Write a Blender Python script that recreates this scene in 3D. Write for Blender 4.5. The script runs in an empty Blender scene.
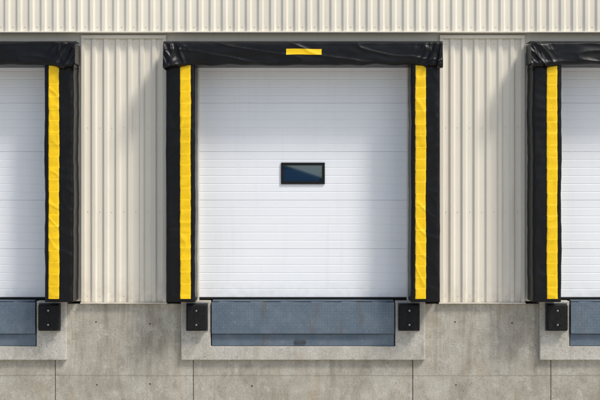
import bpy, math, random
from mathutils import Vector, noise
random.seed(4)
S = bpy.context.scene
C0 = 0.037; P = 4.47
DOCKS = [C0, C0 - P, C0 + P]

# ------------------------------------------------------------ materials
class NT:
    def __init__(s, name, rough=0.5, spec=0.5, metal=0.0):
        s.m = bpy.data.materials.new(name); s.m.use_nodes = True
        s.t = s.m.node_tree; s.b = s.t.nodes['Principled BSDF']
        s.b.inputs['Roughness'].default_value = rough
        s.b.inputs['Specular IOR Level'].default_value = spec
        s.b.inputs['Metallic'].default_value = metal
        s.pos = s.t.nodes.new('ShaderNodeNewGeometry').outputs['Position']
    def n(s, k, **kw):
        nd = s.t.nodes.new(k)
        for a, v in kw.items(): setattr(nd, a, v)
        return nd
    def l(s, a, b): s.t.links.new(a, b)
    def mapped(s, sc, loc=(0, 0, 0)):
        m = s.n('ShaderNodeMapping'); m.inputs['Scale'].default_value = sc
        m.inputs['Location'].default_value = loc
        s.l(s.pos, m.inputs['Vector']); return m.outputs[0]
    def noise(s, scale, detail=3, vec=None, rough=0.55, dist=0):
        t = s.n('ShaderNodeTexNoise'); t.inputs['Scale'].default_value = scale
        t.inputs['Detail'].default_value = detail; t.inputs['Roughness'].default_value = rough
        t.inputs['Distortion'].default_value = dist
        s.l(vec if vec is not None else s.pos, t.inputs['Vector']); return t.outputs['Fac']
    def voro(s, scale, vec=None, feature='F1'):
        t = s.n('ShaderNodeTexVoronoi', feature=feature); t.inputs['Scale'].default_value = scale
        s.l(vec if vec is not None else s.pos, t.inputs['Vector']); return t.outputs['Distance']
    def mr(s, f, a, b, c=0., d=1.):
        m = s.n('ShaderNodeMapRange')
        for i, v in enumerate((a, b, c, d)): m.inputs[i + 1].default_value = v
        s.l(f, m.inputs[0]); return m.outputs[0]
    def math(s, op, a, b):
        m = s.n('ShaderNodeMath', operation=op)
        for i, v in enumerate((a, b)):
            if isinstance(v, (int, float)): m.inputs[i].default_value = v
            else: s.l(v, m.inputs[i])
        return m.outputs[0]
    def mix(s, fac, a, b, mode='MIX'):
        m = s.n('ShaderNodeMix', data_type='RGBA', blend_type=mode)
        for sock, v in ((m.inputs[0], fac), (m.inputs[6], a), (m.inputs[7], b)):
            if isinstance(v, (int, float)): sock.default_value = v
            elif isinstance(v, tuple): sock.default_value = (*v, 1)
            else: s.l(v, sock)
        return m.outputs[2]
    def z(s):
        x = s.n('ShaderNodeSeparateXYZ'); s.l(s.pos, x.inputs[0]); return x.outputs
    def col(s, c):
        if isinstance(c, tuple): s.b.inputs['Base Color'].default_value = (*c, 1)
        else: s.l(c, s.b.inputs['Base Color'])
    def rough(s, f): s.l(f, s.b.inputs['Roughness'])
    def bump(s, h, st=0.3, d=0.01):
        b = s.n('ShaderNodeBump'); b.inputs['Strength'].default_value = st
        b.inputs['Distance'].default_value = d
        s.l(h, b.inputs['Height']); s.l(b.outputs[0], s.b.inputs['Normal'])

def m_cream(name, base=(0.82, 0.77, 0.645)):
    m = NT(name, 0.42, 0.4)
    c = m.mix(m.mr(m.noise(1.3, 3), .3, .7), tuple(v*0.95 for v in base), base)
    st = m.noise(1, 4, m.mapped((16, 16, 0.7)))
    c = m.mix(m.mr(st, .55, .8, 0, .28), c, (0.48, 0.42, 0.32))
    zz = m.z()[2]
    low = m.math('MULTIPLY', m.mr(zz, 1.36, 1.70, 1, 0), m.mr(m.noise(9, 4), .35, .75, 0, .5))
    c = m.mix(low, c, (0.40, 0.34, 0.25))
    m.col(c)
    m.bump(m.noise(2.2, 1), .25, .01); return m.m

def m_concrete(name, a, b, stain=.6):
    m = NT(name, 0.9, 0.25)
    c = m.mix(m.mr(m.noise(1.9, 5, rough=.7), .38, .62), a, b)
    st = m.noise(1, 5, m.mapped((4, 4, 1.0)), .7, 1.2)
    c = m.mix(m.mr(st, .5, .68, 0, stain), c, (0.24, 0.205, 0.145))
    # run-off marks that start under the cladding sill and fade downwards
    zz = m.z()[2]
    run = m.math('MULTIPLY', m.mr(m.noise(1, 4, m.mapped((15, 15, .5), (3, 1, 2)), .6), .50, .68), m.mr(zz, .25, 1.38, .15, 1))
    c = m.mix(m.math('MULTIPLY', run, stain*.9), c, (0.16, 0.14, 0.105))
    blot = m.noise(5.5, 5, rough=.75)
    c = m.mix(m.mr(blot, .54, .66, 0, .5), c, (0.27, 0.245, 0.195))
    c = m.mix(m.mr(blot, .46, .34, 0, .6), c, (0.64, 0.62, 0.55))
    c = m.mix(m.mr(m.noise(60, 2), .35, .65, 0, .3), c, (0.18, 0.17, 0.14))
    rust = m.noise(1, 4, m.mapped((3.1, 3.1, 1.2), (11, 4, 2)), .65)
    c = m.mix(m.mr(rust, .56, .72, 0, .4), c, (0.38, 0.28, 0.15))
    # faint pour line left by the formwork
    pl = m.math('ADD', zz, m.math('MULTIPLY', m.noise(1.5, 3), .02))
    line = m.math('SUBTRACT', m.mr(pl, .455, .462), m.mr(pl, .464, .474))
    c = m.mix(m.math('MULTIPLY', line, .45), c, (0.14, 0.125, 0.10))
    pores = m.math('MULTIPLY', m.mr(m.voro(22), .08, .13, 1, 0), m.mr(m.noise(4, 2), .45, .58))
    c = m.mix(m.math('MULTIPLY', pores, .8), c, (0.07, 0.06, 0.05))
    m.col(c)
    m.bump(m.math('SUBTRACT', m.noise(45, 4, rough=.7), m.math('MULTIPLY', pores, 2)), .55, .006); return m.m

def m_vinyl(name='black_vinyl'):
    m = NT(name, 0.36, 0.28)
    c = m.mix(m.mr(m.noise(6, 4, rough=.7), .5, .8, 0, .5), (0.0025, 0.0025, 0.003), (0.012, 0.011, 0.010))
    m.col(c)
    m.bump(m.noise(14, 3, m.mapped((1, 1, 1.3))), .35, .007); return m.m

def m_yellow():
    m = NT('yellow_vinyl', 0.42, 0.35)
    c = m.mix(m.mr(m.noise(7, 4, rough=.7), .45, .75, 0, .3), (0.94, 0.60, 0.004), (0.72, 0.44, 0.01))
    c = m.mix(m.mr(m.noise(45, 4), .62, .72, 0, .4), c, (0.25, 0.16, 0.02))
    m.col(c); m.bump(m.noise(25, 3), .4, .006); return m.m

def m_door():
    m = NT('white_door_paint', 0.4, 0.4)
    c = m.mix(m.mr(m.noise(1.1, 3), .3, .7), (0.845, 0.87, 0.885), (0.88, 0.90, 0.91))
    st = m.noise(1, 4, m.mapped((10, 10, .6)), .6)
    c = m.mix(m.mr(st, .55, .8, 0, .12), c, (0.55, 0.53, 0.48))
    zz = m.z()[2]
    low = m.math('MULTIPLY', m.mr(zz, 1.4, 1.65, 1, 0), m.mr(m.noise(11, 4), .4, .75, 0, .35))
    c = m.mix(low, c, (0.45, 0.42, 0.36))
    m.col(c); m.bump(m.noise(1, 3, m.mapped((14, 14, 120))), .12, .003); return m.m

def m_steel():
    m = NT('blue_grey_painted_steel', 0.55, 0.35)
    c = m.mix(m.mr(m.noise(5, 5, rough=.7), .35, .7), (0.095, 0.135, 0.175), (0.145, 0.185, 0.22))
    c = m.mix(m.mr(m.noise(14, 5, rough=.75), .56, .70, 0, .5), c, (0.26, 0.27, 0.28))
    c = m.mix(m.mr(m.noise(1, 4, m.mapped((9, 9, 2), (2, 5, 8))), .58, .72, 0, .5), c, (0.13, 0.10, 0.075))
    m.col(c)
    m.bump(m.noise(40, 2), .2, .003); return m.m

def m_simple(name, c, r=.6, metal=0., nscale=20, var=.35, bump=.25, spec=.4):
    m = NT(name, r, spec, metal)
    m.col(m.mix(m.mr(m.noise(nscale, 4, rough=.65), .35, .7), c, tuple(min(1, v*(1+var)+.002) for v in c)))
    m.bump(m.noise(nscale*2.5, 2), bump, .004); return m.m

CREAM = m_cream('cream_cladding_paint'); TRIM = m_cream('cream_trim_paint', (0.76, 0.71, 0.60))
CONC = m_concrete('cast_concrete', (0.40, 0.37, 0.30), (0.54, 0.51, 0.43), .5)
CURB = m_concrete('pit_surround_concrete', (0.50, 0.475, 0.41), (0.60, 0.575, 0.51), .3)
APRON = m_simple('bounce_apron_concrete', (0.47, 0.45, 0.41), .9, nscale=3, var=.12)  # pale tone chosen for light bounced onto the wall
VINYL = m_vinyl(); YEL = m_yellow(); DOOR = m_door(); STEEL = m_steel()
RUBBER = m_simple('black_rubber', (0.005, 0.005, 0.005), .6, nscale=40, var=1.5, bump=.5, spec=.22)
BLK = m_simple('black_window_frame', (0.005, 0.005, 0.006), .45, spec=.25)
BOLT = m_simple('galvanised_bolt', (0.35, 0.35, 0.34), .4, .8)
DARK = m_simple('dark_interior', (0.04, 0.04, 0.04), .9)
ASPH = m_simple('asphalt', (0.05, 0.05, 0.05), .9, nscale=60, var=.8)
PIT = m_simple('dark_frame_steel', (0.04, 0.05, 0.06), .6, nscale=12, var=.9)
ROOF = m_simple('reflection_shed_roofing', (0.03, 0.03, 0.035), .8, nscale=3)
WALLG = m_simple('reflection_shed_siding', (0.035, 0.035, 0.04), .8, nscale=3)
g = NT('window_glass', 0.02, 1.0); g.col((0.015, 0.045, 0.095)); g.b.inputs['IOR'].default_value = 2.4
g.b.inputs['Specular Tint'].default_value = (.62, .84, 1, 1); GLASS = g.m

# ------------------------------------------------------------ helpers
def empty(name, loc=(0, 0, 0)):
    o = bpy.data.objects.new(name, None); o.location = loc; o.empty_display_size = .3
    S.collection.objects.link(o); return o
def mesh(name, v, f, mat, parent=None, smooth=False, bevel=0, seg=2):
    me = bpy.data.meshes.new(name); me.from_pydata(v, [], f); me.update()
    me.materials.append(mat)
    if smooth: me.polygons.foreach_set('use_smooth', [True]*len(me.polygons))
    o = bpy.data.objects.new(name, me); S.collection.objects.link(o)
    if parent:
        o.parent = parent
        o.location = -Vector(parent.location)
    if bevel:
        b = o.modifiers.new('b', 'BEVEL'); b.width = bevel; b.segments = seg; b.limit_method = 'ANGLE'
    return o
BF = [(0, 3, 2, 1), (4, 5, 6, 7), (0, 1, 5, 4), (1, 2, 6, 5), (2, 3, 7, 6), (3, 0, 4, 7)]
def boxes(name, lst, mat, parent=None, bevel=0, seg=2):
    v = []; f = []
    for (x0, x1, y0, y1, z0, z1) in lst:
        k = len(v)
        v += [(x0, y0, z0), (x1, y0, z0), (x1, y1, z0), (x0, y1, z0), (x0, y0, z1), (x1, y0, z1), (x1, y1, z1), (x0, y1, z1)]
        f += [tuple(k+i for i in q) for q in BF]
    return mesh(name, v, f, mat, parent, bevel=bevel, seg=seg)
def cyls(name, lst, mat, parent=None, seg=14, axis='y', smooth=False):
    v = []; f = []
    for (x, y, z, r, L) in lst:
        k = len(v)
        for e in (0, L):
            for i in range(seg):
                a = 2*math.pi*i/seg
                v.append((x+r*math.cos(a), y-e, z+r*math.sin(a)) if axis == 'y' else (x+e, y+r*math.cos(a), z+r*math.sin(a)))
        for i in range(seg):
            j = (i+1) % seg; f.append((k+i, k+j, k+seg+j, k+seg+i))
        f.append(tuple(k+i for i in range(seg))); f.append(tuple(k+seg+i for i in reversed(range(seg))))
    return mesh(name, v, f, mat, parent, smooth=smooth)
def grid(name, rows, mat, parent, smooth=True):
    nr = len(rows); nc = len(rows[0]); v = [p for r in rows for p in r]; f = []
    for i in range(nr-1):
        for j in range(nc-1):
            f.append((i*nc+j, i*nc+j+1, (i+1)*nc+j+1, (i+1)*nc+j))
    return mesh(name, v, f, mat, parent, smooth)
def N(x, y, z=0.): return noise.noise(Vector((x, y, z)))

def ribbed(name, x0, x1, z0, z1, y, depth, mat, parent, period=.15):
    pts = []; x = x0
    prof = [(0, 0), (.46, 0), (.60, 1), (.88, 1)]
    while x < x1 - 1e-4:
        for (u, h) in prof:
            xx = x + u*period
            if xx < x1: pts.append((xx, y - depth*h))
        x += period
    pts.append((x1, pts[-1][1]))
    v = []; f = []
    for (a, b) in pts: v += [(a, b, z0), (a, b, z1)]
    for i in range(len(pts)-1): f.append((2*i, 2*i+2, 2*i+3, 2*i+1))
    return mesh(name, v, f, mat, parent, bevel=.004, seg=2)

# ------------------------------------------------------------ building
B = empty('warehouse_building')
XL, XR, TOP, BACK = -15., 15., 8.2, 18.
ribbed('upper_cladding', XL, XR, 4.745, TOP, -.085, .024, CREAM, B)
boxes('upper_wall_backing', [(XL, XR, -.06, .04, 4.76, TOP)], TRIM, B)
boxes('base_flashing', [(XL, XR, -.128, -.03, 4.728, 4.744)], TRIM, B, .003)
boxes('parapet_cap', [(XL-.05, XR+.05, -.16, .3, TOP, TOP+.12)], TRIM, B, .01)
boxes('roof_and_walls', [(XL, XR, .3, BACK, TOP-.4, TOP-.2), (XL, XL+.2, .04, BACK, 0, TOP-.4), (XR-.2, XR, .04, BACK, 0, TOP-.4), (XL, XR, BACK, BACK+.2, 0, TOP)], TRIM, B)
boxes('floor_slab', [(XL+.2, XR-.2, .35, BACK, 1.2, 1.398)], DARK, B)
ds = sorted(DOCKS)
spans = [(XL, ds[0]), (ds[0], ds[1]), (ds[1], ds[2]), (ds[2], XR)]
for i, (a, b) in enumerate(spans):
    xa = a if i == 0 else a+1.30; xb = b if i == 3 else b-1.30
    boxes('wall_backing', [(xa, xb, .0, .05, 1.385, 4.76)], TRIM, B)
    pa = a+.02 if i == 0 else a+1.705; pb = b-.02 if i == 3 else b-1.705
    ribbed('lower_cladding', pa+.045, pb-.045, 1.375, 4.66, -.014, .024, CREAM, B)
    boxes('cladding_trim', [(pa, pa+.045, -.05, -.001, 1.375, 4.66), (pb-.045, pb, -.05, -.001, 1.375, 4.66),
                            (pa, pb, -.055, -.001, 4.662, 4.705)], TRIM, B, .003)
    boxes('drip_sill', [(pa-.01, pb+.01, -.058, -.001, 1.356, 1.373)], TRIM, B, .003)
    scr = []
    x = pa+.045+.033
    while x < pb-.05:
        for z in (1.45, 2.5, 3.55, 4.6): scr.append((x, -.0145, z+random.uniform(-.004, .004), .005, .004))
        x += .15
    cyls('cladding_screws', scr, BOLT, B, 8)
for d in DOCKS:
    boxes('door_lintel', [(d-1.30, d+1.30, .0, .05, 4.34, 4.76)], TRIM, B)
x = XL+.033; scr = []
while x < XR:
    scr.append((x, -.0855, 4.80, .005, .004)); x += .15
cyls('cladding_screws', scr, BOLT, B, 8)
J = 1.372
for i, (a, b) in enumerate(spans):
    xa = a if i == 0 else a+J; xb = b if i == 3 else b-J
    boxes('foundation_bay', [(xa+.004, xb-.004, 0.0, .35, -.3, 1.352)], CONC, B, .006)
for d in DOCKS:
    boxes('foundation_bay', [(d-J+.004, d+J-.004, .003, .35, -.3, .80)], CONC, B, .006)
    boxes('joint_backing', [(d-J-.03, d-J+.03, .015, .3, -.3, 1.3), (d+J-.03, d+J+.03, .015, .3, -.3, 1.3)], DARK, B)
    zt = 1.392
    mesh('pit_surround',
      [(d+x, y, z) for y in (-.055, .34) for (x, z) in ((-1.52, .655), (1.525, .655), (1.525, zt), (1.15, zt), (1.15, .825), (-1.15, .825), (-1.15, zt), (-1.52, zt))],
      [(0, 1, 4, 5), (1, 2, 3, 4), (0, 5, 6, 7), (8, 13, 12, 9), (9, 12, 11, 10), (8, 15, 14, 13)] + [(i, i+8, (i+1) % 8+8, (i+1) % 8) for i in range(8)],
      CURB, B, bevel=.012)
th = []
for (px, py) in ((96, 322), (150, 324), (97, 385), (150, 384), (455, 322), (512, 323), (456, 385), (252, 386)):
    th.append(((px-300)/80, 0.0028, 2.65+(200-py)/80, .010, .004))
cyls('tie_hole_plugs', th, DARK, B, 16)

# ------------------------------------------------------------ dock seal (shelter)
def pad_y(x, z, seed):
    w = z*8.2 + .8*N(seed*3.1, z*1.5) + 1.2*N(x*2, z*.6, seed)
    return -.395 - .0022*math.sin(6.283*w)*(.5+N(seed, z*1.7, 3)) + .014*N(x*3+seed*7, z*1.1, seed) + .006*N(x*8, z*5, seed*2) - .006*max(0, 1-6*abs(N(x*5+2*z, z*3, seed*5)))
def edge(z, s): return .009*N(s*5.3, z*1.7) + .005*N(s*2.3, z*9.)
ZB, ZT = 1.415, 4.50
def head(d, x, t, seed):
    e = max(0, 1-(1.70-abs(x))/.42); e = e*e*(3-2*e)
    zt, zb, yf = 4.575, 4.295, -.43
    segs = [(0, (-.06, zt+.02)), (.25, (yf+.03, zt+.012)), (.30, (yf, zt-.02)), (.42, (yf-.008, zt-.08)), (.70, (yf-.012, zb+.03)), (.76, (yf+.02, zb)), (1, (-.08, zb))]
    for (ta, a), (tb, b) in zip(segs, segs[1:]):
        if t <= tb+1e-9:
            u = (t-ta)/(tb-ta); y = a[0]+(b[0]-a[0])*u; z = a[1]+(b[1]-a[1])*u; break
    fr = max(0, min(1, (t-.22)/.12))*max(0, min(1, (1.02-t)/.2))
    lo = max(0, min(1, (t-.35)/.35))
    broad = N(x*1.5+seed, z*3., seed)
    long = max(0, 1-5*abs(N(x*.9+seed*2, z*6 + .5*x, seed*3)))**2
    sm = N(x*5+seed, z*14, seed*5)
    fan = max(0, 1-3.0*abs(N(x*6+seed*4, z*5 - 5*abs(x), seed)))**1.5
    fan2 = max(0, 1-3.0*abs(N(x*11+seed*2, z*9 - 8*abs(x), seed+4)))
    y += fr*(-.024*broad - .012*long - .006*sm - e*.036*fan - e*.010*fan2 - e*.03*lo)
    sag = .026*N(x*1.6, seed*9, 0) + .013*N(x*5, seed, 2)
    z += lo*fr*(sag - e*.050*(.6+.7*fan))
    z += fr*(1-lo)*.008*N(x*2.2, seed, 7)
    return (d+x, y, z)
for k, d in enumerate(DOCKS):
    E = empty('dock_seal', (d, 0, 1.4))
    for s in (-1, 1):
        seed = k*2.7+s*1.3+5
        nz = 420; rows = []
        base = []
        xi, xo = 1.315, 1.665
        for i in range(4): base.append((xo+.005, -.02-.33*i/3, 0, 1))
        for i in range(5): a = math.pi/2*i/4; base.append((xo-.03+.035*math.cos(a), -.365-.03*math.sin(a), math.sin(a), math.cos(a)))
        for i in range(1, 14): base.append((xo-.03-(xo-xi-.06)*i/14, -.395, 1, 0))
        for i in range(5): a = math.pi/2*i/4; base.append((xi+.03-.03*math.sin(a), -.365-.03*math.cos(a), math.cos(a), math.sin(a)))
        for i in range(4): base.append((xi, -.35+.33*i/3, 0, 1))
        for j in range(nz+1):
            z = ZB+(ZT-ZB)*j/nz; r = []
            for (x, y, wf, ws) in base:
                yy = y + wf*(pad_y(x, z, seed)+.395)
                xx = x + edge(z, seed+(1 if x > 1.5 else 3))*(1 if x > 1.5 else -1)*.9
                r.append((d+s*xx, yy, z))
            rows.append(r if s < 0 else r[::-1])
        grid('side_pad', rows, VINYL, E)
        rows = []
        for j in range(nz+1):
            z = ZB+.03+(4.42-ZB-.03)*j/nz; r = []
            tooth = ((z/.145+seed+.3*N(seed, z*2, 8)) % 1.0)
            x0 = 1.368+edge(z, seed+8)*.6+.003*tooth; x1 = 1.499+edge(z, seed+9)*.6-.003*tooth
            for i in range(13):
                x = x0+(x1-x0)*i/12
                r.append((d+s*x, pad_y(x, z, seed)-.005-.004*tooth+(.004 if i in (0, 12) else 0), z))
            rows.append(r if s < 0 else r[::-1])
        grid('yellow_guide_stripe', rows, YEL, E)
        xa, xb = sorted((d+s*1.32, d+s*1.66))
        boxes('pad_foot', [(xa, xb, -.375, -.02, ZB-.012, ZB+.004)], VINYL, E, .003)
    nx = 520
    rows = [[head(d, -1.70+3.40*i/nx, j/56, k*3+1.) for i in range(nx+1)] for j in range(57)]
    grid('head_curtain', rows, VINYL, E)
    boxes('curtain_end_board', [(d-1.69, d-1.675, -.40, -.06, 4.32, 4.57), (d+1.675, d+1.69, -.40, -.06, 4.32, 4.57)], VINYL, E, .003)
    rows = []
    for j in range(9):
        t = .43+.115*j/8
        rows.append([tuple(Vector(head(d, -.205+.43*i/40, t, k*3+1.))+Vector((0, -.007, 0))) for i in range(41)])
    grid('yellow_centre_tag', rows, YEL, E)

# ------------------------------------------------------------ sectional doors
for k, d in enumerate(DOCKS):
    E = empty('sectional_overhead_door', (d, 0, 1.4))
    z0 = 1.428; H = .61; prof = []
    for p in range(5):
        zb = z0+p*H
        prof += [(zb, .080), (zb+.004, .070)]
        for q in range(1, 6):
            zz = zb+q*H/6
            prof += [(zz-.007, .070), (zz-.002, .0735), (zz+.002, .0735), (zz+.007, .070)]
        prof += [(zb+H-.004, .070)]
    hw = [(-.240, .240), (2.985-.1, 2.985+.1)]
    prof += [(hw[1][0], .070), (hw[1][1], .070)]
    prof.sort()
    xs = [-1.36, hw[0][0], hw[0][1], 1.36]
    v = []; f = []
    for (z, y) in prof: v += [(d+x, y, z) for x in xs]
    for i in range(len(prof)-1):
        for j in range(3):
            if j == 1 and prof[i][0] >= hw[1][0]-1e-6 and prof[i+1][0] <= hw[1][1]+1e-6: continue
            f.append((4*i+j, 4*i+j+1, 4*i+j+5, 4*i+j+4))
    mesh('door_sections', v, f, DOOR, E)
    a, b = -.275, .275; c, e = 2.985-.135, 2.985+.135
    boxes('window_frame', [(d+a, d+b, .048, .11, e-.036, e), (d+a, d+b, .048, .11, c, c+.036),
                           (d+a, d+a+.036, .048, .11, c+.036, e-.036), (d+b-.036, d+b, .048, .11, c+.036, e-.036)], BLK, E, .005)
    boxes('window_pane', [(d+a+.03, d+b-.03, .075, .08, c+.03, e-.03)], GLASS, E)
    boxes('bottom_seal', [(d-1.30, d+1.30, .062, .10, 1.403, 1.430)], RUBBER, E, .004)

# ------------------------------------------------------------ levelers and bumpers
for k, d in enumerate(DOCKS):
    E = empty('dock_leveler', (d, 0, 1.0))
    W = 1.137
    boxes('deck', [(d-W+.01, d+W-.01, -.05, 2.2, 1.385, 1.40)], STEEL, E)
    boxes('lip', [(d-W, d+W, -.075, -.045, .985, 1.377)], STEEL, E, .004)
    cyls('hinge_barrel', [(d-W+i*.38+.1, -.052, 1.372, .010, .18) for i in range(6)], STEEL, E, 12, 'x', True)
    v = []; f = []
    nxx = 62; nzz = 10
    for i in range(nxx):
        for j in range(nzz):
            cx = d-W+.03+i*(2*W-.06)/(nxx-1); cz = 1.015+j*.036
            s = 1 if (i+j) % 2 else -1; n0 = len(v)
            ux, uz = .0105, .0105*s; wx, wz = -.0035*s, .0035
            v += [(cx-ux, -.0752, cz-uz), (cx+wx, -.0752, cz+wz), (cx+ux, -.0752, cz+uz), (cx-wx, -.0752, cz-wz), (cx, -.0790, cz)]
            f += [(n0, n0+1, n0+4), (n0+1, n0+2, n0+4), (n0+2, n0+3, n0+4), (n0+3, n0, n0+4)]
    mesh('tread_pattern', v, f, STEEL, E)
    boxes('front_frame', [(d-W, d+W, -.030, .3, .828, .978)], STEEL, E, .004)
    boxes('pit_shadow_plate', [(d-W, d+W, .05, .3, .98, 1.384)], PIT, E)
    boxes('safety_strut', [(d-.10, d+.04, -.05, -.031, .86, .90)], PIT, E, .004)
    for s in (-1, 1):
        xc = d+s*1.318
        Bm = empty('dock_bumper', (xc, -.1, 1.19))
        boxes('rubber_block', [(xc-.128, xc+.128, -.165, -.068, 1.03, 1.358)], RUBBER, Bm, .022, 4)
        boxes('backing_plate', [(xc-.136, xc+.136, -.068, -.054, 1.02, 1.366)], PIT, Bm, .002)
        for zz in (1.105, 1.28):
            v = []; f = []; sg = 20
            for (r, y) in ((.036, -.1655), (.034, -.169), (.028, -.169), (.024, -.1657)):
                for i in range(sg): v.append((xc+r*math.cos(6.2832*i/sg), y, zz+r*math.sin(6.2832*i/sg)))
            for q in range(3):
                for i in range(sg): j = (i+1) % sg; f.append((q*sg+i, q*sg+j, (q+1)*sg+j, (q+1)*sg+i))
            mesh('bolt_boss', v, f, RUBBER, Bm, True)
            cyls('bolt_head', [(xc, -.1652, zz, .012, .006)], BOLT, Bm, 6)

# ------------------------------------------------------------ ground, bounce apron and the shed added for the window reflection
mesh('yard_asphalt', [(-1200, -1500, -.01), (1200, -1500, -.01), (1200, 900, -.01), (-1200, 900, -.01)], [(0, 1, 2, 3)], ASPH)
mesh('bounce_apron', [(-60, -60, 0.0), (60, -60, 0.0), (60, -.0, 0.0), (-60, 0, 0)], [(0, 1, 2, 3)], APRON)  # out of view; widened and kept pale to bounce fill under the header
G = empty('reflection_shed', (-6, -75, 0))  # unseen shed, added so its roofline slants across the window reflection
mesh('reflection_shed_walls', [(x, y, z) for y in (-70, -85) for (x, z) in ((-16.3, 0), (4.3, 0), (4.3, 3), (-6, 6.45), (-16.3, 3))],
     [(4, 3, 2, 1, 0), (5, 6, 7, 8, 9), (0, 1, 6, 5), (1, 2, 7, 6), (4, 0, 5, 9)], WALLG, G)
mesh('reflection_shed_roof', [(x, y, z+q) for q in (0.02, .2) for y in (-69.6, -85.4) for (x, z) in ((-16.9, 2.8), (-6, 6.45), (4.9, 2.8))],
     [(0, 1, 4, 3), (1, 2, 5, 4), (6, 9, 10, 7), (7, 10, 11, 8), (0, 6, 7, 1), (1, 7, 8, 2), (3, 4, 10, 9), (4, 5, 11, 10), (0, 3, 9, 6), (2, 8, 11, 5)], ROOF, G)
boxes('reflection_shed_door', [(-8.5, -3.5, -69.95, -69.9, 0, 3.2)], TRIM, G)

# ------------------------------------------------------------ light
sv = Vector((1.25, -1.0, 2.0)).normalized()
W = bpy.data.worlds.new('World'); S.world = W; W.use_nodes = True
t = W.node_tree; sky = t.nodes.new('ShaderNodeTexSky'); sky.sky_type = 'NISHITA'; sky.sun_disc = False
sky.sun_elevation = math.asin(sv.z); sky.sun_rotation = math.atan2(sv.x, sv.y)
sky.dust_density = 2.5
t.links.new(sky.outputs[0], t.nodes['Background'].inputs['Color'])
t.nodes['Background'].inputs['Strength'].default_value = 0.15
L = bpy.data.lights.new('sun', 'SUN'); L.energy = 2.5; L.angle = math.radians(11); L.color = (1, .96, .90)
lo = bpy.data.objects.new('sun', L); lo.rotation_euler = sv.to_track_quat('Z', 'Y').to_euler(); lo.location = sv*30
S.collection.objects.link(lo)

cam = bpy.data.cameras.new('camera'); co = bpy.data.objects.new('camera', cam)
co.location = (0, -16, 2.65); co.rotation_euler = (math.radians(90), 0, 0)
cam.sensor_width = 36; cam.lens = 36*16/7.5; cam.clip_end = 5000
S.collection.objects.link(co); S.camera = co
S.view_settings.view_transform = 'Standard'; S.view_settings.look = 'None'; S.view_settings.exposure = 0
